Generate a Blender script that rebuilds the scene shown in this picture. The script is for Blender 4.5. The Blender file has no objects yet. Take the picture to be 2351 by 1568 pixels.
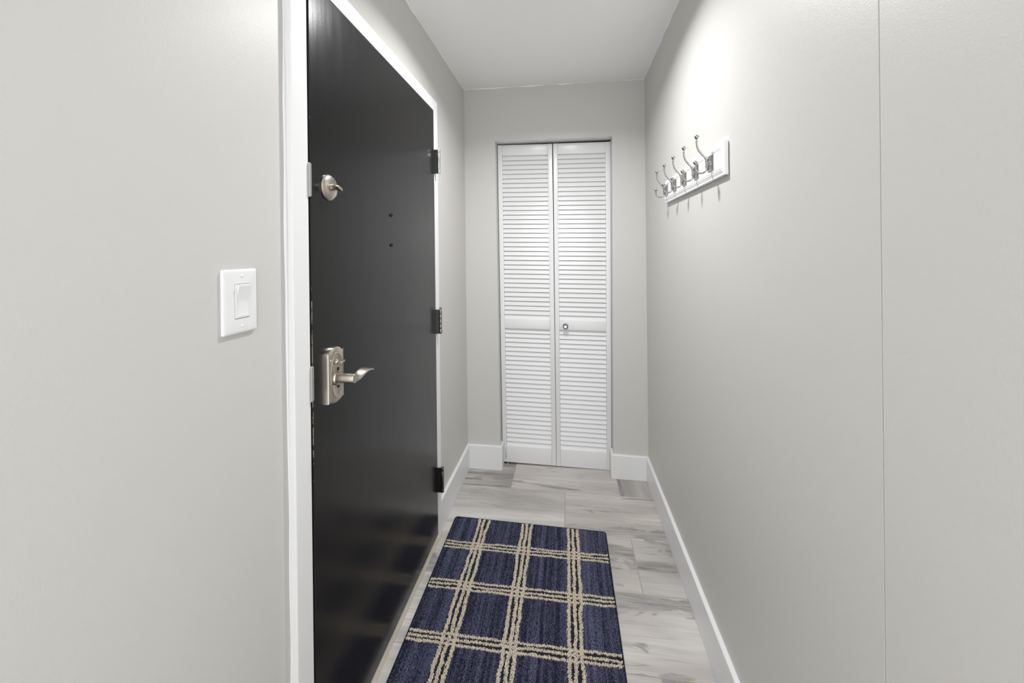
import bpy, bmesh, math, random
import numpy as np
from mathutils import Vector, Matrix
random.seed(7)
rng = np.random.default_rng(7)
PI = math.pi
S = bpy.context.scene
COL = S.collection

# ------------------------------------------------------------------ camera
F_PX, CX, CY, W_PX, H_PX = 885.07, 1175.38, 580.74, 2351.0, 1568.0
YAW, PITCH, ROLL, HC = 0.1396, 0.0013, -0.0112, 1.36
cy_, sy_ = math.cos(YAW), math.sin(YAW)
r0, f0, u0 = Vector((cy_, sy_, 0)), Vector((-sy_, cy_, 0)), Vector((0, 0, 1))
f2 = f0 * math.cos(PITCH) - u0 * math.sin(PITCH)
u2 = u0 * math.cos(PITCH) + f0 * math.sin(PITCH)
r2 = r0 * math.cos(ROLL) + u2 * math.sin(ROLL)
u3 = u2 * math.cos(ROLL) - r0 * math.sin(ROLL)
cam = bpy.data.cameras.new('camera')
cam_ob = bpy.data.objects.new('camera', cam)
COL.objects.link(cam_ob)
m = Matrix((r2, u3, -f2)).transposed().to_4x4()
m.translation = Vector((0, 0, HC))
cam_ob.matrix_world = m
cam.sensor_fit = 'HORIZONTAL'
cam.sensor_width = 36.0
cam.lens = 36.0 * F_PX / W_PX
cam.shift_x = (W_PX / 2 - CX) / W_PX
cam.shift_y = (CY - H_PX / 2) / W_PX
cam.clip_start = 0.01
S.camera = cam_ob

# ------------------------------------------------------------------ light
world = bpy.data.worlds.new('world')
S.world = world
world.use_nodes = True
bg = world.node_tree.nodes['Background']
bg.inputs['Color'].default_value = (0.97, 0.99, 1.02, 1)
bg.inputs['Strength'].default_value = 2.12


def downlight(name, loc, radius, watts, spread, color=(1.0, 1.0, 1.0)):
    l = bpy.data.lights.new(name, 'AREA')
    l.shape = 'DISK'
    l.size = radius * 2
    l.energy = watts
    l.color = color
    l.spread = math.radians(spread)
    o = bpy.data.objects.new(name, l)
    o.location = loc
    COL.objects.link(o)
    return o


downlight('hall_downlight', (-0.07, 1.42, 2.372), 0.055, 12.3, 149)
downlight('room_fill_light', (-0.07, -0.40, 2.372), 0.055, 2.0, 150)  # added fill behind the camera to lift the near walls

S.view_settings.view_transform = 'Standard'
S.view_settings.look = 'None'
S.view_settings.gamma = 1.0
S.view_settings.use_curve_mapping = False
S.view_settings.exposure = 0.27

# ------------------------------------------------------------------ room sizes
XL, XR = -0.632, 0.470            # faces of left and right wall
YB, BETA = 2.378, -0.0113         # back wall, slightly out of square
ZC = 2.388
Y0 = -0.7                        # where the hall opens into the room behind
XF, XD = -0.615, -0.6150           # face of door frame, face of door
yb = lambda x: YB + BETA * x
TILE_TOP = 0.0


# ------------------------------------------------------------------ materials
class NT:
    def __init__(self, name):
        self.m = bpy.data.materials.new(name)
        self.m.use_nodes = True
        self.t = self.m.node_tree
        self.b = self.t.nodes['Principled BSDF']

    def n(self, typ, **kw):
        nd = self.t.nodes.new(typ)
        for k, v in kw.items():
            setattr(nd, k, v)
        return nd

    def l(self, a, b):
        self.t.links.new(a, b)

    def val(self, node, **kw):
        for k, v in kw.items():
            node.inputs[k.replace('_', ' ')].default_value = v
        return node

    def noise(self, vec, scale, detail=2.0, rough=0.5, dist=0.0):
        nd = self.n('ShaderNodeTexNoise')
        nd.inputs['Scale'].default_value = scale
        nd.inputs['Detail'].default_value = detail
        nd.inputs['Roughness'].default_value = rough
        nd.inputs['Distortion'].default_value = dist
        if vec is not None:
            self.l(vec, nd.inputs['Vector'])
        return nd.outputs['Fac']

    def mapping(self, vec, scale=(1, 1, 1), rot=(0, 0, 0), loc=(0, 0, 0)):
        nd = self.n('ShaderNodeMapping')
        nd.inputs['Scale'].default_value = scale
        nd.inputs['Rotation'].default_value = rot
        nd.inputs['Location'].default_value = loc
        self.l(vec, nd.inputs['Vector'])
        return nd.outputs['Vector']

    def ramp(self, fac, stops):
        nd = self.n('ShaderNodeValToRGB')
        e = nd.color_ramp.elements
        while len(e) < len(stops):
            e.new(0.5)
        for k, (p, c) in enumerate(stops):
            e[k].position = p
            e[k].color = (c, c, c, 1) if isinstance(c, (int, float)) else (*c, 1)
        self.l(fac, nd.inputs['Fac'])
        return nd.outputs['Color']

    def math(self, op, a, b=None):
        nd = self.n('ShaderNodeMath', operation=op)
        for k, x in enumerate((a, b)):
            if x is None:
                continue
            if isinstance(x, (int, float)):
                nd.inputs[k].default_value = x
            else:
                self.l(x, nd.inputs[k])
        return nd.outputs[0]

    def mix(self, fac, a, b, mode='MIX'):
        nd = self.n('ShaderNodeMix', data_type='RGBA', blend_type=mode)
        for sock, x in ((nd.inputs['Factor'], fac), (nd.inputs[6], a), (nd.inputs[7], b)):
            if isinstance(x, (int, float)):
                sock.default_value = x if sock.type == 'VALUE' else (x, x, x, 1)
            elif isinstance(x, tuple):
                sock.default_value = (*x, 1)
            else:
                self.l(x, sock)
        return nd.outputs[2]

    def bump(self, h, strength, dist, normal=None):
        nd = self.n('ShaderNodeBump')
        nd.inputs['Strength'].default_value = strength
        nd.inputs['Distance'].default_value = dist
        self.l(h, nd.inputs['Height'])
        if normal is not None:
            self.l(normal, nd.inputs['Normal'])
        return nd.outputs['Normal']

    def obj(self):
        return self.n('ShaderNodeTexCoord').outputs['Object']

    def set(self, color=None, rough=None, metal=None, spec=None, normal=None, coat=None):
        I = self.b.inputs
        for key, x in (('Base Color', color), ('Roughness', rough), ('Metallic', metal), ('Specular IOR Level', spec), ('Coat Weight', coat)):
            if x is None:
                continue
            if isinstance(x, tuple):
                I[key].default_value = (*x, 1)
            elif isinstance(x, (int, float)):
                I[key].default_value = x
            else:
                self.l(x, I[key])
        if normal is not None:
            self.l(normal, I['Normal'])
        return self.m


def plain(name, color, rough, metal=0.0, spec=0.5, bump=None, var=0.0):
    k = NT(name)
    P = k.obj()
    c = color
    if var:
        f = k.noise(P, 6.0, 4)
        c = k.mix(f, tuple(x * (1 - var) for x in color), tuple(min(1, x * (1 + var)) for x in color))
    nrm = None
    if bump:
        nrm = k.bump(k.noise(P, bump[0], 3, 0.6), bump[1], bump[2])
    return k.set(c, rough, metal, spec, nrm)


def wall_material(name, color):
    k = NT(name)
    P = k.obj()
    col = k.mix(k.noise(P, 2.2, 3), tuple(c * 0.985 for c in color), tuple(c * 1.012 for c in color))
    roller = k.noise(P, 330.0, 2, 0.5, 0.0)
    broad = k.noise(P, 9.0, 2)
    n1 = k.bump(broad, 0.10, 0.006)
    n2 = k.bump(roller, 0.24, 0.0010, n1)
    return k.set(col, 0.42, 0, 0.30, n2)


M = {}
M['wall'] = wall_material('wall_paint', (0.62, 0.61, 0.58))
M['ceiling'] = plain('ceiling_paint', (0.93, 0.93, 0.935), 0.85, 0, 0.25, (160, 0.12, 0.0008))
M['trim'] = plain('white_trim_paint', (0.82, 0.82, 0.825), 0.32, 0, 0.5, (30, 0.05, 0.002))
M['frame'] = plain('white_frame_paint', (0.83, 0.83, 0.83), 0.34, 0, 0.5, (55, 0.16, 0.0012))
M['louver'] = plain('white_louver_paint', (0.82, 0.82, 0.825), 0.28, 0, 0.6, (60, 0.05, 0.0006))
M['plastic'] = plain('white_plastic', (0.84, 0.84, 0.84), 0.32, 0, 0.5)
M['rack'] = plain('white_rack_paint', (0.87, 0.87, 0.87), 0.36, 0, 0.5)
M['caulk'] = plain('yellowed_caulk', (0.50, 0.43, 0.33), 0.6, 0, 0.3, None, 0.2)
M['sill'] = plain('worn_threshold_paint', (0.66, 0.65, 0.61), 0.4, 0, 0.5, (70, 0.3, 0.001), 0.1)
M['gap'] = plain('gap_shade_black', (0.006, 0.006, 0.006), 0.8, 0, 0.2)  # black that stands for the shade in the door gap
M['grout'] = plain('sandy_grout', (0.42, 0.375, 0.315), 0.85, 0, 0.2, (300, 0.3, 0.0006), 0.12)
M['black'] = plain('black_metal', (0.008, 0.008, 0.009), 0.25, 0, 0.5)
M['chip'] = plain('grey_paint_scrape', (0.46, 0.465, 0.47), 0.6, 0, 0.4)
M['inner'] = plain('closet_interior', (0.10, 0.10, 0.10), 0.9, 0, 0.2)  # closet's shade put into a dark wall colour


def metal(name, color, rough, aniso=0.0, streak=True):
    k = NT(name)
    P = k.obj()
    rr = rough
    nrm = None
    if streak:
        s = k.noise(k.mapping(P, (900, 900, 60)), 1.0, 2)
        rr = k.math('ADD', k.math('MULTIPLY', s, 0.04), rough - 0.02)
    m_ = k.set(color, rr, 1.0, 0.5, nrm)
    return m_


M['nickel'] = metal('satin_nickel', (0.52, 0.475, 0.415), 0.29)
M['nickel_shade'] = metal('shaded_keyway', (0.05, 0.045, 0.04), 0.4)  # darker nickel, the shade inside the slots put into its colour
M['steel'] = metal('brushed_steel', (0.43, 0.42, 0.405), 0.24)
M['strike'] = metal('dull_strike_steel', (0.60, 0.60, 0.61), 0.35)
M['chrome'] = metal('polished_chrome', (0.46, 0.46, 0.47), 0.07, streak=False)
M['hinge_dark'] = metal('dark_steel', (0.13, 0.13, 0.13), 0.30)  # dark steel for the leaves, the pin and the bottom barrel
M['hinge_mid'] = metal('pewter_steel', (0.34, 0.33, 0.31), 0.3)
M['hinge_bright'] = metal('zinc_steel', (0.62, 0.62, 0.62), 0.25)


def door_paint():
    k = NT('black_door_paint')
    P = k.obj()
    grain = k.noise(k.mapping(P, (1, 260, 7)), 1.0, 3, 0.6)
    orange = k.noise(P, 420.0, 2, 0.5)
    broad = k.noise(k.mapping(P, (1, 14, 3)), 1.0, 2)
    n1 = k.bump(broad, 0.012, 0.003)
    n2 = k.bump(grain, 0.10, 0.0008, n1)
    n3 = k.bump(orange, 0.13, 0.0005, n2)
    # tiny pale dust specks in the paint
    v = k.n('ShaderNodeTexVoronoi')
    v.inputs['Scale'].default_value = 34.0
    k.l(P, v.inputs['Vector'])
    speck = k.ramp(v.outputs['Distance'], [(0.0, 1.0), (0.035, 1.0), (0.05, 0.0)])
    pick = k.ramp(v.outputs['Color'], [(0.80, 0.0), (0.84, 1.0)])
    f = k.math('MULTIPLY', k.math('MULTIPLY', speck, pick), 0.10)
    col = k.mix(f, (0.0075, 0.0075, 0.0082), (0.45, 0.44, 0.42))
    rgh = k.math('ADD', k.math('MULTIPLY', k.noise(k.mapping(P, (1, 40, 6)), 1.0, 3), 0.10), 0.17)
    return k.set(col, rgh, 0, 0.40, n3)


def edge_paint():
    k = NT('chipped_door_edge')
    P = k.obj()
    ch = k.noise(k.mapping(P, (120, 120, 55)), 1.0, 4, 0.65)
    sx = k.n('ShaderNodeSeparateXYZ')
    k.l(P, sx.inputs[0])
    # the worn run of the edge around the latch
    zf = k.ramp(k.math('MULTIPLY', sx.outputs['Z'], 0.5), [(0.415, 0.0), (0.44, 0.19), (0.62, 0.19), (0.65, 0.0)])
    # only the front arris is worn through
    xf = k.ramp(k.math('ADD', sx.outputs['X'], 1.0), [(1.0 + XD - 0.0022, 0.0), (1.0 + XD - 0.0012, 1.0)])
    f = k.math('MULTIPLY', k.ramp(k.math('ADD', ch, zf), [(0.655, 0.0), (0.69, 1.0)]), xf)
    col = k.mix(f, (0.008, 0.008, 0.009), (0.62, 0.56, 0.44))
    return k.set(col, 0.45, 0, 0.4)


M['door'] = door_paint()
M['door_edge'] = edge_paint()


def tile_material():
    """Weathered timber look porcelain. Object colour: R = how smudged, G = warmth, B = lightness."""
    k = NT('timber_look_porcelain')
    P = k.obj()
    info = k.n('ShaderNodeObjectInfo')
    sep = k.n('ShaderNodeSeparateColor')
    k.l(info.outputs['Color'], sep.inputs[0])
    seed = k.math('MULTIPLY', info.outputs['Random'], 71.0)
    comb = k.n('ShaderNodeCombineXYZ')
    for i in range(3):
        k.l(seed, comb.inputs[i])
    va = k.n('ShaderNodeVectorMath', operation='ADD')
    k.l(P, va.inputs[0])
    k.l(comb.outputs[0], va.inputs[1])
    Q = va.outputs[0]
    broad = k.noise(k.mapping(Q, (1.3, 7, 1)), 1.0, 3, 0.5, 0.5)
    bands = k.noise(k.mapping(Q, (2.2, 34, 1)), 1.0, 5, 0.62, 0.5)
    fine = k.noise(k.mapping(Q, (8, 230, 1)), 1.0, 3, 0.6)
    base = k.mix(k.ramp(broad, [(0.34, 0), (0.66, 1)]), (0.345, 0.328, 0.315), (0.60, 0.585, 0.57))
    warm = k.mix(k.ramp(broad, [(0.30, 0), (0.70, 1)]), (0.42, 0.385, 0.35), (0.61, 0.58, 0.55))
    col = k.mix(sep.outputs[1], base, warm)
    col = k.mix(k.math('MULTIPLY', k.ramp(bands, [(0.42, 0), (0.70, 1)]), 0.42), col, (0.30, 0.285, 0.272))
    col = k.mix(k.math('MULTIPLY', k.ramp(fine, [(0.35, 0), (0.72, 1)]), 0.22), col, (0.30, 0.285, 0.27))
    # smudges with torn edges
    sm = k.noise(k.mapping(Q, (2.1, 8.5, 1)), 1.0, 7, 0.60, 0.9)
    sm = k.math('ADD', sm, k.math('MULTIPLY', k.math('SUBTRACT', sep.outputs[0], 0.5), 0.20))
    # each plank has its own weathered band across the grain (alpha = where it lies)
    sy = k.n('ShaderNodeSeparateXYZ')
    k.l(P, sy.inputs[0])
    y0 = k.math('MULTIPLY', k.math('SUBTRACT', info.outputs['Alpha'], 0.5), 0.30)
    dd = k.math('DIVIDE', k.math('SUBTRACT', sy.outputs['Y'], y0), 0.038)
    band = k.math('POWER', 2.71828, k.math('MULTIPLY', k.math('MULTIPLY', dd, dd), -1.0))
    sm = k.math('ADD', sm, k.math('MULTIPLY', k.math('SUBTRACT', k.math('MULTIPLY', band, sep.outputs[0]), 0.12), 0.20))
    smf = k.ramp(sm, [(0.602, 0.0), (0.626, 0.75), (0.72, 1.0)])
    inner = k.noise(k.mapping(Q, (5, 60, 1)), 1.0, 5, 0.65)
    dark = k.mix(k.ramp(inner, [(0.35, 0), (0.65, 1)]), (0.155, 0.15, 0.147), (0.37, 0.355, 0.345))
    col = k.mix(k.math('MULTIPLY', smf, 0.90), col, dark)
    # thin dark lines along the grain
    ln = k.noise(k.mapping(Q, (1.0, 26, 1)), 1.0, 3, 0.5, 0.4)
    lf = k.ramp(k.math('ABSOLUTE', k.math('SUBTRACT', ln, 0.5)), [(0.0, 1.0), (0.016, 0.0)])
    lm = k.ramp(k.noise(k.mapping(Q, (1.6, 5, 1), loc=(5, 3, 0)), 1.0, 2), [(0.50, 0), (0.64, 1)])
    col = k.mix(k.math('MULTIPLY', k.math('MULTIPLY', lf, lm), 0.55), col, (0.17, 0.165, 0.16))
    col = k.mix(1.0, col, k.mix(sep.outputs[2], (0.80, 0.79, 0.78), (1.17, 1.165, 1.155)), 'MULTIPLY')
    nrm = k.bump(fine, 0.12, 0.0005)
    return k.set(col, 0.42, 0, 0.45, nrm)


M['tile'] = tile_material()


def pile_material():
    k = NT('wool_pile')
    a = k.n('ShaderNodeAttribute')
    a.attribute_name = 'yarn'
    k.b.inputs['Sheen Weight'].default_value = 0.15
    return k.set(a.outputs['Color'], 0.9, 0, 0.15)


M['pile'] = pile_material()
M['binding'] = plain('navy_binding', (0.010, 0.011, 0.024), 0.8, 0, 0.2, (500, 0.4, 0.001))
M['backing'] = plain('rug_backing', (0.012, 0.013, 0.030), 0.9, 0, 0.1)


# ------------------------------------------------------------------ mesh helpers
def finish(name, bm, mat, parent=None, smooth=None, loc=None, rot=None):
    me = bpy.data.meshes.new(name)
    bmesh.ops.recalc_face_normals(bm, faces=bm.faces)
    bm.to_mesh(me)
    bm.free()
    mats = mat if isinstance(mat, (list, tuple)) else [mat]
    for x in mats:
        me.materials.append(x)
    if smooth:
        me.polygons.foreach_set('use_smooth', [True] * len(me.polygons))
        me.set_sharp_from_angle(angle=math.radians(smooth))
    o = bpy.data.objects.new(name, me)
    COL.objects.link(o)
    if parent is not None:
        o.parent = parent
    if loc is not None:
        o.location = loc
    if rot is not None:
        o.rotation_euler = rot
    return o


def box(bm, x0, x1, y0, y1, z0, z1, bev=0.0, seg=1, mi=0):
    vs = [bm.verts.new((x, y, z)) for x in (x0, x1) for y in (y0, y1) for z in (z0, z1)]
    F = [(0, 1, 3, 2), (4, 6, 7, 5), (0, 4, 5, 1), (2, 3, 7, 6), (0, 2, 6, 4), (1, 5, 7, 3)]
    fs = [bm.faces.new([vs[i] for i in f]) for f in F]
    for f in fs:
        f.material_index = mi
    if bev:
        es = list({e for f in fs for e in f.edges})
        bmesh.ops.bevel(bm, geom=es, offset=bev, segments=seg, profile=0.6, affect='EDGES', clamp_overlap=True)
    return fs


def prism(bm, poly, axis, a, b):
    """Extrude a closed 2-D polygon along axis ('x','y','z') from a to b."""
    def P(p, q):
        return {'x': (q, p[0], p[1]), 'y': (p[0], q, p[1]), 'z': (p[0], p[1], q)}[axis]
    A = [bm.verts.new(P(p, a)) for p in poly]
    B = [bm.verts.new(P(p, b)) for p in poly]
    n = len(poly)
    bm.faces.new(A)
    bm.faces.new(B[::-1])
    for i in range(n):
        bm.faces.new((A[i], A[(i + 1) % n], B[(i + 1) % n], B[i]))


def catmull(pts, sub=6):
    pts = [Vector(p) for p in pts]
    P = [pts[0] * 2 - pts[1]] + pts + [pts[-1] * 2 - pts[-2]]
    out = []
    for i in range(1, len(P) - 2):
        for k in range(sub):
            t = k / sub
            a, b, c, d = P[i - 1], P[i], P[i + 1], P[i + 2]
            out.append(0.5 * ((2 * b) + (c - a) * t + (2 * a - 5 * b + 4 * c - d) * t * t + (3 * b - a - 3 * c + d) * t ** 3))
    out.append(pts[-1])
    return out


def tube(bm, pts, rad, n=12, cap=True, ref=(0, 1, 0)):
    """Round tube along points; rad is a number or a list of radii."""
    pts = [Vector(p) for p in pts]
    rad = [rad] * len(pts) if isinstance(rad, (int, float)) else rad
    ref = Vector(ref)
    rings = []
    for i, p in enumerate(pts):
        t = (pts[min(i + 1, len(pts) - 1)] - pts[max(i - 1, 0)]).normalized()
        a = ref - t * ref.dot(t)
        if a.length < 1e-4:
            a = Vector((1, 0, 0)) - t * t.x
        a.normalize()
        b = t.cross(a)
        rings.append([bm.verts.new(p + (a * math.cos(2 * PI * k / n) + b * math.sin(2 * PI * k / n)) * rad[i]) for k in range(n)])
    for A, B in zip(rings, rings[1:]):
        for k in range(n):
            bm.faces.new((A[k], A[(k + 1) % n], B[(k + 1) % n], B[k]))
    if cap:
        bm.faces.new(rings[0][::-1])
        bm.faces.new(rings[-1])


def lathe(bm, prof, origin, axis, n=32):
    """Revolve (radius, height) pairs about an axis vector through origin."""
    ax = Vector(axis).normalized()
    a = ax.orthogonal().normalized()
    b = ax.cross(a)
    o = Vector(origin)
    rings = []
    for r, h in prof:
        if r < 1e-6:
            rings.append([bm.verts.new(o + ax * h)])
        else:
            rings.append([bm.verts.new(o + ax * h + (a * math.cos(2 * PI * k / n) + b * math.sin(2 * PI * k / n)) * r) for k in range(n)])
    for A, B in zip(rings, rings[1:]):
        for k in range(n):
            k2 = (k + 1) % n
            if len(A) == 1 and len(B) == 1:
                continue
            if len(A) == 1:
                bm.faces.new((A[0], B[k], B[k2]))
            elif len(B) == 1:
                bm.faces.new((A[k], A[k2], B[0]))
            else:
                bm.faces.new((A[k], A[k2], B[k2], B[k]))


def ball(bm, c, r, n=16):
    bmesh.ops.create_uvsphere(bm, u_segments=n, v_segments=n // 2 + 2, radius=r, matrix=Matrix.Translation(Vector(c)))


def loft(bm, loops, cap0=True, cap1=True):
    R = [[bm.verts.new(p) for p in L] for L in loops]
    n = len(R[0])
    for A, B in zip(R, R[1:]):
        for k in range(n):
            bm.faces.new((A[k], A[(k + 1) % n], B[(k + 1) % n], B[k]))
    if cap0:
        bm.faces.new(R[0][::-1])
    if cap1:
        bm.faces.new(R[-1])


def empty(name, loc):
    o = bpy.data.objects.new(name, None)
    o.empty_display_size = 0.05
    COL.objects.link(o)
    o.location = loc
    return o


def adopt(o, parent):
    """Parent a part built in world coordinates without moving it."""
    bpy.context.view_layer.update()
    o.parent = parent
    w = parent.matrix_world.copy()
    o.matrix_parent_inverse = w.inverted()
    return o


def tag(o, label=None, cat=None, group=None, kind=None):
    if label:
        o['label'] = label
    if cat:
        o['category'] = cat
    if group:
        o['group'] = group
    if kind:
        o['kind'] = kind
    return o


def part(name, bm, mat, parent, smooth=None, label=None):
    o = finish(name, bm, mat, None, smooth)
    adopt(o, parent)
    if label:
        o['label'] = label
    return o


# ------------------------------------------------------------------ structure
# left wall: near piece, piece over the door, piece beyond the door
FR_IN0, FR_IN1, FR_TOP, FR_W = 0.8535, 1.7600, 2.0385, 0.0545     # door frame opening and face width
o0, o1, ot = FR_IN0 - FR_W, FR_IN1 + FR_W, FR_TOP + FR_W
bm = bmesh.new()
prism(bm, [(Y0, -0.02), (o0, -0.02), (o0, ot), (o1, ot), (o1, -0.02), (yb(XL) + 0.12, -0.02), (yb(XL) + 0.12, 2.46), (Y0, 2.46)], 'x', XL - 0.11, XL)
tag(finish('wall_left', bm, M['wall']), 'pale greige painted wall on the left around the black door', None, None, 'structure')

# right wall: the stretch nearer the camera sits a hair further back, with a sharp seam between
YS = 0.654
bm = bmesh.new()
box(bm, XR, XR + 0.11, YS, yb(XR) + 0.12, -0.02, 2.46)
box(bm, XR + 0.0040, XR + 0.11, YS - 0.004, YS + 0.004, -0.02, 2.46)      # bottom of the hairline groove
box(bm, XR + 0.0006, XR + 0.11, Y0, YS - 0.0016, -0.02, 2.46)
tag(finish('wall_right', bm, M['wall']), 'long greige painted wall on the right with a vertical seam', None, None, 'structure')

# back wall with the closet opening and its reveals
OTL, OTR, OBL, OBR = (-0.4345, 2.0605), (0.2805, 2.0530), (-0.4225, -0.02), (0.2672, -0.02)
bm = bmesh.new()


def yext(bm, poly, depth=0.10):
    A = [bm.verts.new((x, yb(x), z)) for x, z in poly]
    B = [bm.verts.new((x, yb(x) + depth, z)) for x, z in poly]
    n = len(poly)
    bm.faces.new(A)
    bm.faces.new(B[::-1])
    for i in range(n):
        bm.faces.new((A[i], A[(i + 1) % n], B[(i + 1) % n], B[i]))


yext(bm, [(XL - 0.05, -0.02), OBL, OTL, OTR, OBR, (XR + 0.05, -0.02), (XR + 0.05, 2.46), (XL - 0.05, 2.46)])
bm.faces.ensure_lookup_table()
bm.normal_update()
for f in bm.faces:
    c = f.calc_center_median()
    if abs(f.normal.z) > 0.9 and 1.9 < c.z < 2.2:
        f.material_index = 1
tag(finish('wall_back', bm, [M['wall'], M['trim']]), 'greige end wall around the white louvered closet door', None, None, 'structure')

# closet interior behind the louvers
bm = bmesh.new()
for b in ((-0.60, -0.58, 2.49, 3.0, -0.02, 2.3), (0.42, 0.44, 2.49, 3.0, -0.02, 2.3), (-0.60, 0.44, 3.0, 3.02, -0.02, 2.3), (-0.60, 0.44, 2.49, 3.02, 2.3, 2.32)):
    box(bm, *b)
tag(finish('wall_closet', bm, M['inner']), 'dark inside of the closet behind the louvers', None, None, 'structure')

# ceiling, a little out of level at the far end
bm = bmesh.new()
rows = [(Y0, ZC, ZC), (1.5, ZC, ZC), (2.52, 2.4005, 2.3778)]
low = [[bm.verts.new((XL - 0.1, y, a)), bm.verts.new((XR + 0.1, y, b))] for y, a, b in rows]
top = [[bm.verts.new((XL - 0.1, y, 2.5)), bm.verts.new((XR + 0.1, y, 2.5))] for y, a, b in rows]
for i in range(2):
    bm.faces.new((low[i][0], low[i][1], low[i + 1][1], low[i + 1][0]))
    bm.faces.new((top[i][0], top[i + 1][0], top[i + 1][1], top[i][1]))
    bm.faces.new((low[i][0], low[i + 1][0], top[i + 1][0], top[i][0]))
    bm.faces.new((low[i][1], top[i][1], top[i + 1][1], low[i + 1][1]))
bm.faces.new((low[0][0], top[0][0], top[0][1], low[0][1]))
bm.faces.new((low[2][0], low[2][1], top[2][1], top[2][0]))
tag(finish('ceiling', bm, M['ceiling']), 'flat white ceiling over the narrow hall', None, None, 'structure')

# hand cut paint line: the ceiling white runs a few millimetres down the walls, unevenly
ceil = bpy.data.objects['ceiling']


def ceil_z(x, y):
    t = (x - (XL - 0.1)) / (XR - XL + 0.2)
    k_ = max(0.0, (y - 1.5) / 1.02)
    return ZC + k_ * ((2.4005 - ZC) * (1 - t) + (2.3778 - ZC) * t)


def cut_line(a, b, n, seed):
    bm = bmesh.new()
    g = np.random.default_rng(seed)
    d = g.normal(size=26)
    prev = None
    N_ = 120
    for i in range(N_ + 1):
        t = i / N_
        q = t * 23
        j = int(q)
        f = q - j
        f = f * f * (3 - 2 * f)
        w = 0.0045 + 0.0020 * (d[j] * (1 - f) + d[j + 1] * f)
        x, y = a[0] + (b[0] - a[0]) * t, a[1] + (b[1] - a[1]) * t
        z = ceil_z(x, y)
        ring = [bm.verts.new((x - n[0] * 0.001, y - n[1] * 0.001, z + 0.001)), bm.verts.new((x + n[0] * 0.0007, y + n[1] * 0.0007, z + 0.001)),
                bm.verts.new((x + n[0] * 0.0007, y + n[1] * 0.0007, z - max(0.001, w))), bm.verts.new((x - n[0] * 0.001, y - n[1] * 0.001, z - max(0.001, w)))]
        if prev:
            for m_ in range(4):
                bm.faces.new((prev[m_], prev[(m_ + 1) % 4], ring[(m_ + 1) % 4], ring[m_]))
        prev = ring
    o = finish('paint_edge', bm, M['ceiling'])
    o.parent = ceil


cut_line((XL, 1.0), (XL, yb(XL)), (1, 0), 3)
cut_line((XR, 0.8), (XR, yb(XR)), (-1, 0), 4)
cut_line((XL, yb(XL)), (XR, yb(XR)), (0, -1), 5)

# floor: grout bed with porcelain planks laid in running bond
bm = bmesh.new()
box(bm, XL - 0.1, XR + 0.1, Y0, 3.0, -0.06, -0.0016)
floor = finish('floor', bm, M['grout'])
tag(floor, 'hall floor of grey timber look tiles with sandy joints', None, None, 'structure')

TL_, TW_, G = 0.6150, 0.3075, 0.0032
tile_cache = {}


def tile(x0, x1, y0, y1, look, turn=False):
    w, d = round(x1 - x0 - G, 4), round(y1 - y0 - G, 4)
    if turn:
        w, d = d, w
    key = (w, d)
    if key not in tile_cache:
        bm = bmesh.new()
        t, e = 0.008, 0.0009
        loops = []
        for ins, z in ((0, -t), (0, -e), (e, 0)):
            X, Y = w / 2 - ins, d / 2 - ins
            loops.append([(-X, -Y, z), (X, -Y, z), (X, Y, z), (-X, Y, z)])
        loft(bm, loops)
        o = finish('tile', bm, M['tile'])
        tile_cache[key] = o.data
    else:
        o = bpy.data.objects.new('tile', tile_cache[key])
        COL.objects.link(o)
    o.parent = floor
    o.location = ((x0 + x1) / 2, (y0 + y1) / 2, random.uniform(-0.0003, 0.0003))
    if turn:
        o.rotation_euler = (0, 0, PI / 2)
    o.color = look if len(look) == 4 else (*look, 0.5)
    return o


ROWS = [2.8150, 2.5060, 2.2020, 1.8885, 1.5810, 1.2780, 0.9720, 0.6660, 0.3600]
# per row: joints and looks (smudge, warmth, lightness), left to right
L_ = XL + 0.004
R_ = XR - 0.004
band = lambda y: (y + 0.15) / 0.30
PLAN = [
    ([-0.021], [(0.5, 0.4, 0.5), (0.5, 0.4, 0.5)]),
    ([-0.332, 0.284], [(1.0, 0.1, 0.45, band(-0.03)), (0.45, 0.85, 0.85, band(-0.13)), (0.80, 0.2, 0.45, band(0.09))]),
    ([-0.0215], [(0.42, 0.25, 0.95, band(-0.13)), (0.60, 0.75, 1.0, band(-0.13))]),
    ([-0.327, 0.288], [(0.72, 0.6, 0.95, band(-0.11)), (0.72, 0.6, 0.85, band(-0.12)), (0.85, 0.2, 0.90, band(-0.01))]),
    ([-0.022], [(0.35, 0.5, 1.0, band(0.1)), (0.72, 0.45, 1.0, band(0.12))]),
    ([-0.329, 0.286], [(0.25, 0.5, 1.0, band(0.0)), (0.5, 0.5, 0.85, band(0.1)), (0.85, 0.4, 0.85, band(0.12))]),
    ([-0.022], [(0.4, 0.5, 0.9), (0.5, 0.5, 0.9)]),
    ([-0.329, 0.286], [(0.4, 0.5, 0.9), (0.5, 0.5, 0.8), (0.6, 0.3, 0.75)]),
]
for i, (joints, looks) in enumerate(PLAN):
    xs = [L_] + joints + [R_]
    for k in range(len(xs) - 1):
        tile(xs[k], xs[k + 1], ROWS[i + 1], ROWS[i], looks[k], turn=(i == 1 and k == 2))

# baseboards
BT = 0.0145


def board_profile(h, t=BT):
    return [(0, 0.001), (t, 0.001), (t, h - 0.003), (t - 0.002, h - 0.0006), (t - 0.004, h), (0, h)]


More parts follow.
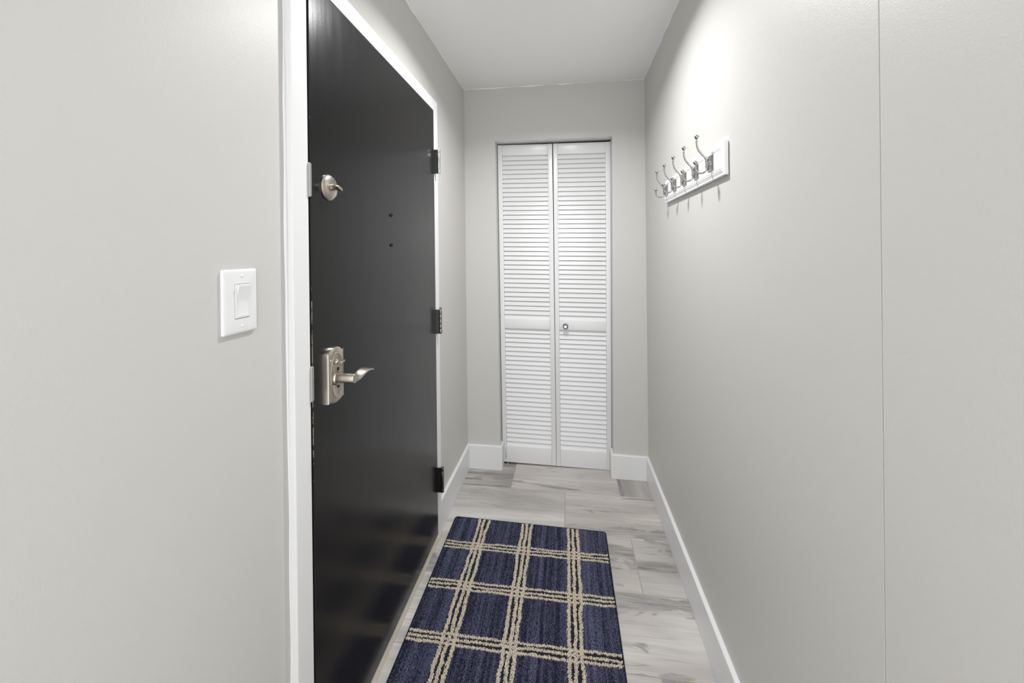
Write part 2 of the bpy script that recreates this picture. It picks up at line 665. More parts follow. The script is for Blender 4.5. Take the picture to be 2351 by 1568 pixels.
def skirting(name, a, b, n, h0, h1, label, mitre0=0.0, mitre1=0.0):
    """Board from floor point a to b; n points into the room; mitre pulls the outer face in."""
    bm = bmesh.new()
    a, b, n = Vector((*a, 0)), Vector((*b, 0)), Vector((*n, 0))
    d = (b - a).normalized()
    A = [a + n * t + d * (mitre0 * t / BT) + Vector((0, 0, z)) for t, z in board_profile(h0)]
    B = [b + n * t - d * (mitre1 * t / BT) + Vector((0, 0, z)) for t, z in board_profile(h1)]
    loft(bm, [[tuple(v) for v in A], [tuple(v) for v in B]])
    return tag(finish(name, bm, M['trim']), label, None, None, 'structure')


skirting('baseboard_left', (XL, FR_IN1 + FR_W + 0.001), (XL, yb(XL)), (1, 0), 0.148, 0.148, 'short white baseboard between the black door and the corner', 0, BT)
skirting('baseboard_right', (XR, YS), (XR, yb(XR)), (-1, 0), 0.1485, 0.141, 'long white baseboard along the right wall', 0, BT)
skirting('baseboard_back', (XL, yb(XL)), (-0.4232, yb(-0.423)), (0, -1), 0.148, 0.148, 'white baseboard piece left of the closet door', BT, -BT)
skirting('baseboard_back', (0.2680, yb(0.268)), (XR, yb(XR)), (0, -1), 0.1445, 0.141, 'white baseboard piece right of the closet door', -BT, BT)
skirting('baseboard_back', (-0.4232, yb(-0.423)), (-0.4232, YB + 0.066), (1, 0), 0.148, 0.148, 'white baseboard return inside the closet opening, left side', -BT, 0)
skirting('baseboard_back', (0.2680, yb(0.268)), (0.2680, YB + 0.066), (-1, 0), 0.1445, 0.1445, 'white baseboard return inside the closet opening, right side', -BT, 0)

# ------------------------------------------------------------------ entry door frame
trim = tag(empty('trim_1', (XF, FR_IN0 - FR_W, 0)), 'white painted steel frame around the black entry door', None, None, 'structure')
PROF = [(0.0, XF), (FR_W - 0.003, XF), (FR_W - 0.0008, XF - 0.0008), (FR_W, XF - 0.003), (FR_W, XL - 0.105), (-0.016, XL - 0.105), (-0.016, XD - 0.050), (0.0, XD - 0.050)]


def frame_loop(kind):
    out = []
    for p, x in PROF:
        out.append({'lb': (x, FR_IN0 - p, 0.0), 'lt': (x, FR_IN0 - p, FR_TOP + p), 'rt': (x, FR_IN1 + p, FR_TOP + p), 'rb': (x, FR_IN1 + p, 0.0)}[kind])
    return out


for a, b, nm in (('lb', 'lt', 'jamb'), ('lt', 'rt', 'head'), ('rt', 'rb', 'jamb')):
    bm = bmesh.new()
    loft(bm, [frame_loop(a), frame_loop(b)])
    part(nm, bm, M['frame'], trim)
bm = bmesh.new()
prism(bm, [(XL - 0.09, 0.0), (XD - 0.0030, 0.0), (XD - 0.0015, 0.006), (XD - 0.0025, 0.020), (XD - 0.0060, 0.0255), (XL - 0.09, 0.0255)], 'y', FR_IN0, FR_IN1)
part('threshold', bm, M['sill'], trim, label='worn painted threshold under the black door')
bm = bmesh.new()
pts = [(XD - 0.0005 + 0.0006 * math.sin(y * 37), y, 0.0012) for y in np.linspace(FR_IN0 - 0.05, FR_IN1 + 0.05, 60)]
tube(bm, pts, [0.0036 + 0.0006 * math.sin(i * 0.45) for i in range(60)], 8, ref=(0, 0, 1))
part('caulk_bead', bm, M['caulk'], trim, 40, 'yellowed caulk along the threshold')
bm = bmesh.new()
zz = np.linspace(0.0, FR_TOP + FR_W, 90)
tube(bm, [(XL + 0.0005, o0 - 0.0006 + 0.0012 * math.sin(z * 3.1) + 0.0006 * math.sin(z * 17), z) for z in zz],
     [0.0036 + 0.0010 * math.sin(z * 5 + 1) + 0.0006 * math.sin(z * 23) for z in zz], 8)
part('caulk_bead', bm, M['frame'], trim, 40, 'uneven painted caulk along the frame side')
bm = bmesh.new()
box(bm, XD - 0.048, XD - 0.010, FR_IN0 + 0.0003, FR_IN0 + 0.0075, 0.02, FR_TOP - 0.001)  # added strip, the gap's shade put into its colour
part('gap_shade_strip', bm, M['gap'], trim, label='black strip added for the shade in the gap beside the door')
for z0, z1 in ((1.500, 1.5835), (1.0035, 1.090)):
    bm = bmesh.new()
    box(bm, XD - 0.03, XF + 0.0045, FR_IN0 + 0.0004, FR_IN0 + 0.0030, z0, z1, 0.0004)
    box(bm, XF + 0.0008, XF + 0.0050, FR_IN0 - 0.0012, FR_IN0 + 0.0070, z0 + 0.002, z1 - 0.002, 0.0007)
    part('strike_plate', bm, M['strike'], trim, label='dull steel strike plate')

# ------------------------------------------------------------------ black entry door
DY0, DY1, DZ0, DZ1 = FR_IN0 + 0.0085, FR_IN1 - 0.0022, 0.0285, FR_TOP - 0.0035
door = tag(empty('door_1', (XD - 0.02, (DY0 + DY1) / 2, DZ0)), 'glossy black painted entry door with satin nickel locks', 'door', None, 'structure')
bm = bmesh.new()
fs = box(bm, XD - 0.044, XD, DY0, DY1, DZ0, DZ1, 0.0012)
bm.faces.ensure_lookup_table()
for f in bm.faces:
    if f.calc_center_median().y < DY0 + 0.0011:
        f.material_index = 1
part('slab', bm, [M['door'], M['door_edge']], door, label='flat black slab with brushed paint')

# deadbolt
DBY, DBZ = 0.9340, 1.5350
bm = bmesh.new()
lathe(bm, [(0.0, 0.0), (0.0335, 0.0), (0.0338, 0.003), (0.0322, 0.005), (0.0308, 0.0068), (0.026, 0.0098), (0.0165, 0.0118), (0.0160, 0.0112), (0.0, 0.0114)], (XD, DBY, DBZ), (1, 0, 0), 48)
db = part('deadbolt', bm, M['nickel'], door, 35, 'round satin nickel deadbolt plate')
bm = bmesh.new()
lathe(bm, [(0.0, 0.0), (0.0085, 0.0), (0.0075, 0.008), (0.0, 0.008)], (XD + 0.011, DBY, DBZ), (1, 0, 0), 20)
tilt = math.radians(-18)


def thumb(bm, c, L, H, T, ang, droop=0.0):
    """A flat thumb piece standing out of a lock: rounded paddle along its own axis."""
    ca, sa = math.cos(ang), math.sin(ang)
    loops = []
    for s, h in ((0.0, 0.55), (0.2, 0.72), (0.55, 1.0), (0.8, 0.95), (0.95, 0.7), (1.0, 0.35)):
        L_o = []
        for k in range(12):
            t = 2 * PI * k / 12
            u = math.cos(t) * H / 2 * h
            v = math.sin(t) * T / 2 * (1.0 if s < 0.8 else 0.7)
            L_o.append((c[0] + s * L, c[1] + u * ca - v * sa, c[2] + u * sa + v * ca - droop * s * s))
        loops.append(L_o)
    loft(bm, loops)


thumb(bm, (XD + 0.015, DBY, DBZ), 0.020, 0.034, 0.0120, tilt, 0.003)
o = part('thumb_turn', bm, M['nickel'], door, 40)
adopt(o, db)

# lock plate with lever: arched top and bottom, two tiers and an oval field
LY0, LY1, LZ0, LZ1 = 0.8983, 0.9660, 0.9797, 1.1071
LYC = (LY0 + LY1) / 2


def lock_outline(ins, x, sh=1.0):
    """Outline with square shoulders and a shallow arch at top and bottom."""
    y0, y1, z0, z1 = LY0 + ins, LY1 - ins, LZ0 + ins, LZ1 - ins
    out = []
    rise_t, rise_b = 0.0125 * sh, 0.0062 * sh
    n = 14
    step = 0.007
    out.append((x, y0, z0))
    for k in range(n + 1):
        t = k / n
        y = y0 + step + (y1 - y0 - 2 * step) * t
        out.append((x, y, z0 - rise_b * math.sin(PI * t) ** 0.75))
    out.append((x, y1, z0))
    out.append((x, y1, z1))
    for k in range(n + 1):
        t = 1 - k / n
        y = y0 + step + (y1 - y0 - 2 * step) * t
        out.append((x, y, z1 + rise_t * math.sin(PI * t) ** 0.75))
    out.append((x, y0, z1))
    return out


bm = bmesh.new()
loft(bm, [lock_outline(0, XD), lock_outline(0, XD + 0.0150), lock_outline(0.0010, XD + 0.0172), lock_outline(0.0032, XD + 0.0186), lock_outline(0.0048, XD + 0.0196)])
lock = part('lock_plate', bm, M['nickel'], door, 32, 'arched satin nickel lock plate')
# raised oval field
bm = bmesh.new()


def oval(x, a, b, zc, n=40):
    return [(x, LYC + a * math.cos(2 * PI * k / n), zc + b * (1 if math.sin(2 * PI * k / n) > 0 else 1) * math.sin(2 * PI * k / n)) for k in range(n)]


zc = 1.0457
loft(bm, [oval(XD + 0.0188, 0.0275, 0.0600, zc), oval(XD + 0.0205, 0.0272, 0.0595, zc), oval(XD + 0.0212, 0.0255, 0.057, zc), oval(XD + 0.0198, 0.0232, 0.0540, zc), oval(XD + 0.0200, 0.012, 0.03, zc)])
adopt(part('oval_field', bm, M['nickel'], door, 40), lock)
NY, NZ = LYC + 0.0010, 1.0379
bm = bmesh.new()
lathe(bm, [(0.0, 0.018), (0.0195, 0.018), (0.0190, 0.0215), (0.0175, 0.0240), (0.0165, 0.0236), (0.0150, 0.0232), (0.0148, 0.0262), (0.0, 0.0262)], (XD, NY, NZ), (1, 0, 0), 40)
adopt(part('rose', bm, M['nickel'], door, 35), lock)
bm = bmesh.new()
for dz, s in ((0.0228, 1), (-0.0228, -1)):
    lathe(bm, [(0.0, 0.0), (0.0042, 0.0), (0.0042, 0.0014), (0.0, 0.0014)], (XD + 0.0198, NY + 0.003, NZ + dz), (1, 0, 0), 14)
adopt(part('keyway', bm, M['nickel_shade'], door, 40, 'dark discs for the shade of the slots above and below the lever'), lock)
bm = bmesh.new()
thumb(bm, (XD + 0.019, LYC + 0.001, 1.0789), 0.020, 0.022, 0.0085, math.radians(8), -0.003)
lathe(bm, [(0.0, 0.0), (0.008, 0.0), (0.0065, 0.004), (0.0, 0.004)], (XD + 0.0192, LYC + 0.001, 1.0789), (1, 0, 0), 18)
adopt(part('thumb_turn', bm, M['nickel'], door, 40), lock)
# lever: round neck, then a wavy blade towards the hinges
bm = bmesh.new()
NR = 0.0128
lathe(bm, [(0.0, 0.026), (NR - 0.0012, 0.026), (NR, 0.0272), (NR, 0.0685), (NR - 0.0008, 0.0700), (0.0, 0.0702)], (XD, NY, NZ), (1, 0, 0), 40)
stations = [  # y, z centre, x centre, half width (x), half thickness, twist
    (NY + 0.002, 1.0340, XD + 0.0560, 0.0122, 0.0100, 0.0),
    (NY + 0.012, 1.0310, XD + 0.0565, 0.0122, 0.0088, 0.10),
    (NY + 0.021, 1.0285, XD + 0.0570, 0.0122, 0.0066, 0.28),
    (NY + 0.031, 1.0295, XD + 0.0575, 0.0124, 0.0046, 0.50),
    (NY + 0.045, 1.0340, XD + 0.0578, 0.0126, 0.0036, 0.60),
    (NY + 0.060, 1.0378, XD + 0.0582, 0.0124, 0.0032, 0.48),
    (NY + 0.076, 1.0375, XD + 0.0586, 0.0118, 0.0030, 0.25),
    (NY + 0.091, 1.0330, XD + 0.0590, 0.0108, 0.0028, 0.10),
    (NY + 0.102, 1.0290, XD + 0.0590, 0.0095, 0.0024, 0.05),
]
loops = []
SM = []
for a, b in zip(stations, stations[1:]):
    for k in range(4):
        SM.append([a[i] + (b[i] - a[i]) * k / 4 for i in range(6)])
SM.append(list(stations[-1]))
SM = np.array(SM)
SM[:, 1] += 0.0027
for i in range(1, 6):
    c = SM[:, i].copy()
    for _ in range(3):
        c[1:-1] = (c[:-2] + 2 * c[1:-1] + c[2:]) / 4
    SM[:, i] = c
for y, z, x, hw, ht, tw in SM:
    L_o = []
    for k in range(20):
        t = 2 * PI * k / 20
        e = 0.65
        u = math.copysign(abs(math.cos(t)) ** e, math.cos(t)) * hw
        v = math.copysign(abs(math.sin(t)) ** e, math.sin(t)) * ht
        # twist: the side towards the door rises
        L_o.append((x + u * math.cos(tw) + v * math.sin(tw), y, z - u * math.sin(tw) + v * math.cos(tw)))
    loops.append(L_o)
loft(bm, loops)
adopt(part('lever', bm, M['nickel'], door, 40, 'wavy satin nickel lever handle'), lock)

# two black studs
for z in (1.4979, 1.3913):
    bm = bmesh.new()
    lathe(bm, [(0.0, 0.0), (0.0062, 0.0), (0.0062, 0.002), (0.0052, 0.0052), (0.0028, 0.0062), (0.0022, 0.0052), (0.0, 0.0052)], (XD, 1.2985, z), (1, 0, 0), 18)
    part('stud', bm, M['black'], door, 35, 'small black stud on the door face')

# hinges: knuckle stands out in front of the frame
HX, HY, HR = -0.5940, 1.7650, 0.0070


def hinge(zt, zb, style):
    dark = style != 'top'
    bm = bmesh.new()
    # door side leaf wraps the edge, frame side leaf lies on the return
    box(bm, XF - 0.0015, HX - 0.0060, DY1 + 0.0002, DY1 + 0.0019, zb, zt, 0.0003)
    box(bm, XF - 0.0005, HX - 0.001, FR_IN1 + 0.0006, FR_IN1 + 0.0030, zb + 0.001, zt - 0.001, 0.0003)
    h = part('hinge', bm, M['hinge_dark'], door, None, 'steel hinge leaf' if not dark else 'dark hinge leaf')
    H = zt - zb
    if style == 'middle':
        n = 5
        for k in range(n):
            a, b = zb + H * k / n + 0.0004, zb + H * (k + 1) / n - 0.0004
            bm = bmesh.new()
            lathe(bm, [(0.0, a), (HR * 0.94, a), (HR, a + 0.0006), (HR, b - 0.0006), (HR * 0.94, b), (0.0, b)], (HX, HY, 0), (0, 0, 1), 20)
            adopt(part('knuckle', bm, M['hinge_mid'], door, 35), h)
        bm = bmesh.new()
        lathe(bm, [(0.0, zt), (0.003, zt), (0.003, zt + 0.004), (0.0074, zt + 0.0055), (0.0074, zt + 0.0075), (0.0, zt + 0.009)], (HX, HY, 0), (0, 0, 1), 20)
        adopt(part('pin', bm, M['hinge_dark'], door, 35), h)
    else:
        mt = M['hinge_bright'] if not dark else M['hinge_dark']
        c = 0.016
        for a, b, nm, rr in ((zb + c + 0.001, zt - c - 0.001, 'barrel', HR), (zt - c, zt, 'end_cap', HR * 1.06), (zb, zb + c, 'end_cap', HR * 1.06)):
            bm = bmesh.new()
            lathe(bm, [(0.0, a), (rr * 0.93, a), (rr, a + 0.0008), (rr, b - 0.0008), (rr * 0.93, b), (0.0, b)], (HX, HY, 0), (0, 0, 1), 20)
            if nm == 'end_cap' and a > zb + 0.02:
                lathe(bm, [(0.0, 0.0), (0.0016, 0.0), (0.0016, 0.0009), (0.0, 0.0009)], (HX, HY - rr, (a + b) / 2), (0.3, -1, 0), 10)
            adopt(part(nm, bm, mt, door, 35), h)
    return h


hinge(1.8510, 1.7370, 'top')
hinge(1.0935, 0.9785, 'middle')
hinge(0.3430, 0.2260, 'bottom')

# ------------------------------------------------------------------ louvered bifold closet door
YD = YB + 0.072
closet = tag(empty('door_2', (-0.08, YD + 0.015, 0.005)), 'white louvered bifold closet door at the end of the hall', 'door', None, 'structure')
LEAVES = [  # corners TL, TR, BL, BR of the face, slat rows: top, mid rail top, mid rail bottom, bottom rail top
    dict(c=((-0.4305, 2.0520), (-0.0795, 2.0450), (-0.4190, 0.0125), (-0.0760, 0.0068)), v=(0.9665, 0.4525, 0.4225, 0.0510), name='left'),
    dict(c=((-0.0745, 2.0460), (0.2795, 2.0400), (-0.0745, 0.0065), (0.2650, 0.0012)), v=(0.9665, 0.4530, 0.4230, 0.0525), name='right'),
]
T = 0.028


def bil(c, u, v):
    tl, tr, bl, br = [Vector(p) for p in c]
    return (bl * (1 - u) + br * u) * (1 - v) + (tl * (1 - u) + tr * u) * v


slat_mesh = {}
for lf in LEAVES:
    c, (v1, v2, v3, v4) = lf['c'], lf['v']
    u1, u2 = 0.080, 0.916
    bm = bmesh.new()

    def piece(ua, ub, va, vb, ya=YD, yb_=YD + T, bev=0.0016):
        q = [bil(c, ua, va), bil(c, ub, va), bil(c, ub, vb), bil(c, ua, vb)]
        A = [bm.verts.new((p.x, ya, p.y)) for p in q]
        B = [bm.verts.new((p.x, yb_, p.y)) for p in q]
        fs = [bm.faces.new(A), bm.faces.new(B[::-1])]
        for i in range(4):
            fs.append(bm.faces.new((A[i], A[(i + 1) % 4], B[(i + 1) % 4], B[i])))
        bmesh.ops.bevel(bm, geom=list({e for f in fs for e in f.edges}), offset=bev, segments=2, profile=0.6, affect='EDGES')

    piece(0, u1, 0, 1)
    piece(u2, 1, 0, 1)
    leaf = part('door_leaf', bm, M['louver'], closet, 40, lf['name'] + ' leaf of the bifold, stiles joined to its slats')
    for va, vb in ((v1, 1.0), (v3, v2), (0.0, v4)):
        bm = bmesh.new()
        piece(u1 + 0.0005, u2 - 0.0005, va, vb - (0.0004 if vb == 1.0 else 0))
        adopt(part('rail', bm, M['louver'], closet, 40), leaf)
    # slats
    for va, vb, n in ((v2, v1, 36), (v4, v3, 26)):
        for k in range(n):
            v = va + (vb - va) * (k + 0.5) / n
            a, b = bil(c, u1, v), bil(c, u2, v)
            key = round((b - a).length, 3)
            if key not in slat_mesh:
                Ls = key - 0.001
                bm = bmesh.new()
                pitch = 0.0290
                ang = math.radians(18.5)
                hh, th = 0.0308 / 2, 0.0046
                ty = hh * math.tan(ang)
                # leaning board with its foot cut level: front foot out, top edge in
                prof = [(-ty, -hh + 0.0007), (ty, hh), (ty + th, hh), (-ty + th, -hh), (-ty + 0.0008, -hh)]
                prism(bm, prof, 'x', -Ls / 2, Ls / 2)
                o = finish('slat', bm, M['louver'], None, 30)
                slat_mesh[key] = o.data
            else:
                o = bpy.data.objects.new('slat', slat_mesh[key])
                COL.objects.link(o)
            mid = (a + b) / 2
            o.location = (mid.x, YD + 0.0115, mid.y)
            o.rotation_euler = (random.uniform(-0.012, 0.012), -math.atan2(b.y - a.y, b.x - a.x), 0)
            o.parent = leaf
    lf['ob'] = leaf
# knob on the right leaf
bm = bmesh.new()
lathe(bm, [(0.0, 0.0), (0.0105, 0.0), (0.0105, 0.002), (0.0066, 0.005), (0.0060, 0.012), (0.0095, 0.016), (0.0165, 0.0195), (0.0178, 0.0225), (0.0165, 0.0258), (0.0125, 0.0276), (0.0098, 0.0266), (0.0090, 0.0240), (0.0, 0.0232)], (-0.0088, YD, 0.8945), (0, -1, 0), 32)
adopt(part('knob', bm, M['chrome'], closet, 35, 'round chrome knob on the right leaf'), LEAVES[1]['ob'])
bm = bmesh.new()
box(bm, -0.425, -0.372, YD - 0.004, YD + 0.02, 0.0005, 0.003)
box(bm, -0.388, -0.380, YD - 0.003, YD + 0.004, 0.003, 0.009)
part('floor_bracket', bm, M['strike'], closet, label='small steel pivot bracket on the tiles')
bm = bmesh.new()
prism(bm, [(-0.4010, 0.1040), (-0.3975, 0.1080), (-0.3960, 0.0800), (-0.3925, 0.0560), (-0.3905, 0.0460), (-0.3985, 0.0260), (-0.4010, 0.0460)], 'y', YD - 0.0004, YD + 0.003)
adopt(part('paint_scrape', bm, M['chip'], closet, label='grey scrape in the white paint'), LEAVES[0]['ob'])

# ------------------------------------------------------------------ light switch
SY0, SY1, SZ0, SZ1, STH = 0.6285, 0.7070, 1.2095, 1.3335, 0.0068
sw = tag(empty('light_switch', (XL, (SY0 + SY1) / 2, SZ0)), 'white single rocker light switch on the left wall beside the black door', 'light switch')


def rect(x, y0, y1, z0, z1, r=0.002, n=4):
    out = []
    for cy, cz, a0 in ((y1 - r, z1 - r, 0), (y0 + r, z1 - r, 90), (y0 + r, z0 + r, 180), (y1 - r, z0 + r, 270)):
        for k in range(n + 1):
            a = math.radians(a0 + 90 * k / n)
            out.append((x, cy + r * math.cos(a), cz + r * math.sin(a)))
    return out


RY0, RY1, RZ0, RZ1 = 0.6525, 0.6880, 1.2385, 1.3052
bm = bmesh.new()
loops = [rect(XL + 0.0002, SY0, SY1, SZ0, SZ1, 0.003), rect(XL + 0.0035, SY0, SY1, SZ0, SZ1, 0.003)]
for t in (0.35, 0.65, 0.88, 1.0):
    ins = 0.0065 * (1 - math.sqrt(max(0, 1 - t * t))) if t < 1 else 0.0065
    loops.append(rect(XL + 0.0035 + (STH - 0.0035) * t, SY0 + ins, SY1 - ins, SZ0 + ins, SZ1 - ins, 0.003))
loops.append(rect(XL + STH, RY0, RY1, RZ0, RZ1, 0.0008))
loops.append(rect(XL + 0.002, RY0, RY1, RZ0, RZ1, 0.0008))
loft(bm, loops)
part('wall_plate', bm, M['plastic'], sw, 30)
bm = bmesh.new()
a = 0.0009
fr = (RY0 + a, RY1 - a, RZ0 + a, RZ1 - a)
inn = (RY0 + 0.0038, RY1 - 0.0030, RZ0 + 0.0034, RZ1 - 0.0034)
loft(bm, [rect(XL + 0.0022, *fr, 0.0008), rect(XL + 0.0076, *fr, 0.0008), rect(XL + 0.0082, fr[0] + .0006, fr[1] - .0006, fr[2] + .0006, fr[3] - .0006, 0.0008), rect(XL + 0.0082, *inn, 0.0006), rect(XL + 0.0025, *inn, 0.0006)])
part('switch_frame', bm, M['plastic'], sw, 30)
bm = bmesh.new()
g = 0.0004
y0, y1, z0, z1 = inn[0] + g, inn[1] - g, inn[2] + g, inn[3] - g
zm = 1.2715
xo = XL + 0.0080
prism(bm, [(xo - 0.005, z0), (xo - 0.0002, z0), (xo - 0.0008, z0 + 0.004), (xo - 0.0014, zm - 0.0015), (xo - 0.0012, zm + 0.0015), (xo + 0.0046, z1 - 0.0008), (xo + 0.0042, z1), (xo - 0.005, z1)], 'y', y0, y1)
part('rocker', bm, M['plastic'], sw, 25, 'rocker paddle with its top edge out')
for z in (1.3205, 1.2235):
    bm = bmesh.new()
    lathe(bm, [(0.0, 0.0), (0.0031, 0.0), (0.0031, 0.0003), (0.0022, 0.0011), (0.0, 0.0014)], (XL + STH - 0.0001, 0.6700, z), (1, 0, 0), 16)
    part('screw', bm, M['plastic'], sw, 35)

# ------------------------------------------------------------------ coat rack on the right wall
CXF = 0.4532
CY0, CY1, CZ0, CZ1 = 1.1925, 1.8720, 1.5800, 1.6795
rack = tag(empty('coat_rack', (XR, (CY0 + CY1) / 2, CZ0)), 'white moulded coat rack with five nickel double hooks on the right wall', 'coat rack')


def yz(x, ins, ce=0):
    return [(x, CY0 + ins, CZ0 + ins), (x, CY1 - ins, CZ0 + ins), (x, CY1 - ins, CZ1 - ins), (x, CY0 + ins, CZ1 - ins)]


bm = bmesh.new()
XB = XR - 0.0022
loft(bm, [yz(XB, 0), yz(CXF + 0.0045, 0), yz(CXF + 0.0040, 0.0008), yz(CXF + 0.0036, 0.0070), yz(CXF + 0.0030, 0.0076), yz(CXF + 0.0012, 0.0125), yz(CXF, 0.0150),
          yz(CXF, 0.0180), yz(CXF + 0.0030, 0.0192), yz(CXF + 0.0030, 0.0208), yz(CXF + 0.0004, 0.0220)])
part('board', bm, M['rack'], rack)
HZ = 0.0
for k in range(5):
    hy = 1.2860 + 0.1345 * k
    # plate with stepped bevel
    bm = bmesh.new()
    PW, P0, P1 = 0.0225, 1.6082, 1.6560

    def pl(x, ins):
        return [(x, hy - PW + ins, P0 + ins), (x, hy + PW - ins, P0 + ins), (x, hy + PW - ins, P1 - ins), (x, hy - PW + ins, P1 - ins)]
    loft(bm, [pl(CXF + 0.0004, 0), pl(CXF - 0.0016, 0), pl(CXF - 0.0040, 0.0050), pl(CXF - 0.0040, 0.0060), pl(CXF - 0.0026, 0.0075), pl(CXF - 0.0026, 0.0120)])
    # stem that carries the prongs
    px = CXF - 0.0125
    box(bm, CXF - 0.0125, CXF - 0.0020, hy - 0.0028, hy + 0.0028, 1.6240, 1.6385, 0.0008)
    hook = part('hook', bm, M['steel'], rack, 30, 'brushed nickel double hook')
    X = lambda out: CXF - out
    # upper prong
    bm = bmesh.new()
    pts = catmull([(X(.0125), hy, 1.6310), (X(.0130), hy, 1.6420), (X(.0175), hy, 1.6520), (X(.0280), hy, 1.6640), (X(.0370), hy, 1.6775), (X(.0412), hy, 1.6920), (X(.0418), hy, 1.7040)], 6)
    n = len(pts)
    tube(bm, pts, [0.0037 - 0.0013 * i / n for i in range(n)], 12)
    for z, r in ((1.7030, 0.0042), (1.7070, 0.0036), (1.7105, 0.0044)):
        lathe(bm, [(0.0, -0.0012), (r * 0.8, -0.0012), (r, 0.0), (r * 0.8, 0.0012), (0.0, 0.0012)], (X(.0418), hy, z), (0, 0, 1), 14)
    ball(bm, (X(.0415), hy, 1.7178), 0.0070)
    adopt(part('upper_prong', bm, M['steel'], rack, 50), hook)
    # lower prong
    bm = bmesh.new()
    pts = catmull([(X(.0125), hy, 1.6310), (X(.0118), hy, 1.6200), (X(.0150), hy, 1.6100), (X(.0225), hy, 1.6040), (X(.0320), hy, 1.6025), (X(.0405), hy, 1.6070), (X(.0455), hy, 1.6150), (X(.0468), hy, 1.6245)], 6)
    n = len(pts)
    tube(bm, pts, [0.0036 - 0.0012 * i / n for i in range(n)], 12)
    for z, r in ((1.6240, 0.0040), (1.6275, 0.0035), (1.6305, 0.0042)):
        lathe(bm, [(0.0, -0.0012), (r * 0.8, -0.0012), (r, 0.0), (r * 0.8, 0.0012), (0.0, 0.0012)], (X(.0468), hy, z), (0, 0, 1), 14)
    ball(bm, (X(.0466), hy, 1.6370), 0.0066)
    adopt(part('lower_prong', bm, M['steel'], rack, 50), hook)
    # collars and screws at the ends of the stem
    for z in (1.6225, 1.6395):
        bm = bmesh.new()
        lathe(bm, [(0.0, -0.0013), (0.0050, -0.0013), (0.0054, 0.0), (0.0050, 0.0013), (0.0, 0.0013)], (px, hy, z), (0, 0, 1), 16)
        adopt(part('collar', bm, M['steel'], rack, 40), hook)
    for z in (1.6165, 1.6480):
        bm = bmesh.new()
        lathe(bm, [(0.0, 0.0), (0.0036, 0.0), (0.0032, 0.0016), (0.0, 0.0024)], (CXF - 0.0024, hy, z), (-1, 0, 0), 14)
        adopt(part('screw', bm, M['steel'], rack, 40), hook)

# ------------------------------------------------------------------ rug
RX0, RX1, RYF, RYN = -0.5775, 0.1745, 1.9120, 0.6450
rug = tag(empty('rug', ((RX0 + RX1) / 2, (RYF + RYN) / 2, 0.0)), 'navy blue runner rug with a cream triple line check on the tiled floor', 'rug')


def far_y(x):           # the far edge lies a little askew
    t = (x - RX0) / (RX1 - RX0)
    return RYF + 0.0085 - 0.0185 * t


def outline(ins, z, r=0.014, n=5):
    pts = []
    for cx, cy, a0 in ((RX1 - r, far_y(RX1) - r, 0), (RX0 + r, far_y(RX0) - r, 90), (RX0 + r, RYN + r, 180), (RX1 - r, RYN + r, 270)):
        for k in range(n + 1):
            a = math.radians(a0 + 90 * k / n)
            pts.append((cx + (r - ins) * math.cos(a), cy + (r - ins) * math.sin(a), z))
    return pts


bm = bmesh.new()
loft(bm, [outline(0.003, 0.0006), outline(0.003, 0.0045)])
part('backing', bm, M['backing'], rug)
bm = bmesh.new()
ring = outline(0.0020, 0.0040)
dense = []
for a, b in zip(ring, ring[1:] + ring[:1]):
    m_ = max(1, int((Vector(b) - Vector(a)).length / 0.02))
    for k in range(m_):
        dense.append(tuple(Vector(a) * (1 - k / m_) + Vector(b) * (k / m_)))
dense.append(dense[0])
tube(bm, dense, 0.0034, 8, cap=False, ref=(0, 0, 1))
part('binding', bm, M['binding'], rug, 60, 'dark navy stitched edge')


def smooth_noise(n, period, seed):
    g = np.random.default_rng(seed)
    k = int(n / period) + 4
    c = g.normal(size=k)
    x = np.arange(n) / period
    i = x.astype(int)
    f = x - i
    f = f * f * (3 - 2 * f)
    return c[i] * (1 - f) + c[i + 1] * f


PX, PY = 0.0031, 0.0031
nx, ny = int((RX1 - RX0 - 0.008) / PX), int((far_y(RX0) - RYN - 0.008) / PY)
gx, gy = np.meshgrid(np.arange(nx), np.arange(ny))
x = RX0 + 0.005 + gx * PX + (gy % 2) * PX * 0.5
y = RYN + 0.005 + gy * PY
x = x + rng.normal(size=x.shape) * PX * 0.22
y = y + rng.normal(size=x.shape) * PY * 0.22
t = (x - RX0) / (RX1 - RX0)
keep = (y < RYF + 0.0085 - 0.0185 * t - 0.004) & (x < RX1 - 0.004)
# cream lines that wander like hand tufted rows
VX = [-0.4225, -0.2065, 0.0180]
HYS = [1.7350, 1.5215, 1.3045, 1.0880, 0.8720]
cream = np.zeros(x.shape, bool)
gap = np.zeros(x.shape, bool)
half = 0.0063
for a, c in enumerate(VX):
    for b, d in enumerate((-0.0215, 0.0, 0.0215)):
        w = smooth_noise(ny, 13, 100 + a * 3 + b) * 0.0017
        off = np.abs(x - (c + d + w[gy]))
        cream |= off < half + rng.normal(size=x.shape) * 0.0012
    gap |= np.abs(x - c) < 0.024
for a, c in enumerate(HYS):
    for b, d in enumerate((-0.0172, 0.0, 0.0172)):
        w = smooth_noise(nx, 16, 200 + a * 3 + b) * 0.0013
        off = np.abs(y - (c + d + w[gx]))
        cream |= off < 0.0046 + rng.normal(size=x.shape) * 0.0009
    gap |= np.abs(y - c) < 0.019
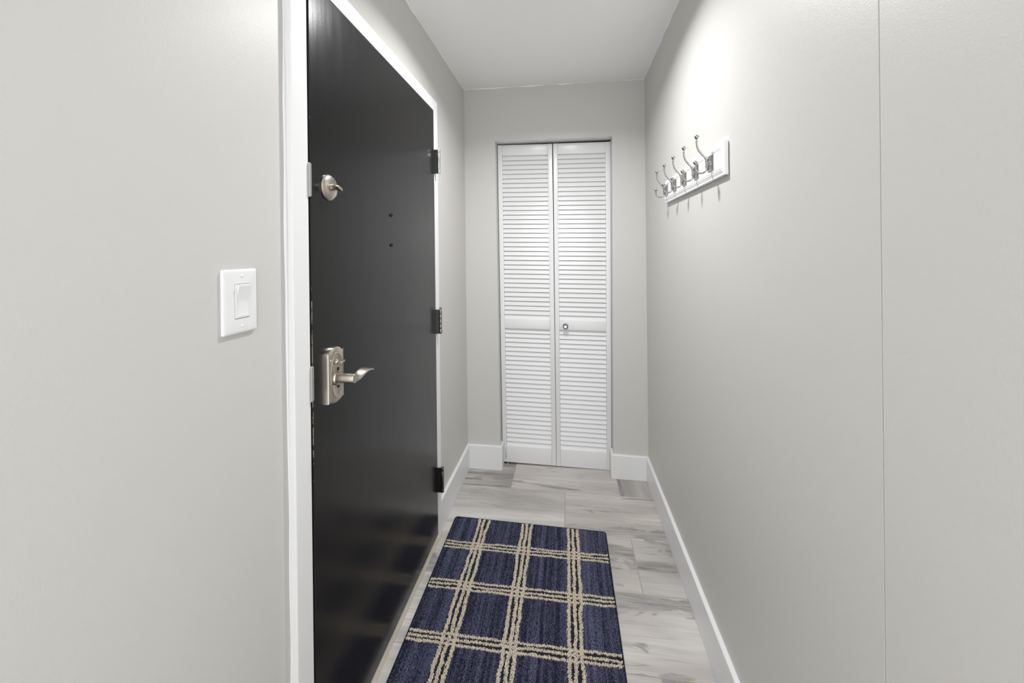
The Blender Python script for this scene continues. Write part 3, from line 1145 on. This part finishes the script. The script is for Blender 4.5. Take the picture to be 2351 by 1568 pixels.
# heathered navy: long streaks across the weave plus single pale tufts
streak = np.zeros(x.shape)
for s in range(nx):
    streak[:, s] = smooth_noise(ny, 36, 900 + s) * 0.65
coarse = smooth_noise(nx, 3.6, 5)[gx] * 0.65
streak = streak + coarse + rng.normal(size=x.shape) * 0.75
navy_d = np.array([0.006, 0.007, 0.026])
navy_l = np.array([0.145, 0.155, 0.255])
k_ = np.clip(0.39 + 0.27 * streak, 0, 1)[..., None]
col = navy_d * (1 - k_) + navy_l * k_
ins = np.array([0.022, 0.023, 0.032])
kk = rng.uniform(0.6, 1.3, x.shape)[..., None]
col = np.where((gap & ~cream)[..., None], ins * kk, col)
cr = np.array([0.67, 0.595, 0.485]) * np.clip(1 + 0.10 * rng.normal(size=x.shape), 0.72, 1.2)[..., None]
col = np.where(cream[..., None], cr, col)
idx = np.nonzero(keep)
x, y, col, cream = x[idx], y[idx], col[idx], cream[idx]
N = len(x)
hgt = 0.0082 + rng.normal(size=N) * 0.0007 + np.where(cream, 0.0009, 0)
lean = rng.normal(size=(N, 2)) * 0.0007
ang = rng.uniform(0, PI, N)
V = np.zeros((N, 9, 3))
rb, rt = PX * 0.60, PX * 0.46
for k in range(4):
    a = ang + k * PI / 2
    V[:, k] = np.stack([x + np.cos(a) * rb, y + np.sin(a) * rb, np.full(N, 0.0036)], 1)
    V[:, 4 + k] = np.stack([x + lean[:, 0] + np.cos(a) * rt, y + lean[:, 1] + np.sin(a) * rt, hgt - 0.0011], 1)
V[:, 8] = np.stack([x + lean[:, 0] * 1.3, y + lean[:, 1] * 1.3, hgt], 1)
quads = np.array([[k, (k + 1) % 4, 4 + (k + 1) % 4, 4 + k] for k in range(4)])
tris = np.array([[4 + k, 4 + (k + 1) % 4, 8] for k in range(4)])
base = (np.arange(N) * 9)[:, None, None]
Q = (quads[None] + base).reshape(-1)
Tr = (tris[None] + base).reshape(-1)
me = bpy.data.meshes.new('pile')
me.vertices.add(N * 9)
me.vertices.foreach_set('co', (V.reshape(-1, 3) - np.array(rug.location)[None]).astype(np.float32).ravel())
me.loops.add(len(Q) + len(Tr))
me.loops.foreach_set('vertex_index', np.concatenate([Q, Tr]).astype(np.int32))
nq, nt = len(Q) // 4, len(Tr) // 3
me.polygons.add(nq + nt)
me.polygons.foreach_set('loop_start', np.concatenate([np.arange(nq) * 4, nq * 4 + np.arange(nt) * 3]).astype(np.int32))
me.update(calc_edges=True)
ca = me.color_attributes.new('yarn', 'FLOAT_COLOR', 'POINT')
C4 = np.ones((N, 9, 4), np.float32)
C4[:, :, :3] = col[:, None, :]
ca.data.foreach_set('color', C4.ravel())
me.materials.append(M['pile'])
pile = bpy.data.objects.new('pile', me)
COL.objects.link(pile)
pile.parent = rug
pile['kind'] = 'stuff'
pile['label'] = 'cut pile in heathered navy with cream triple lines'
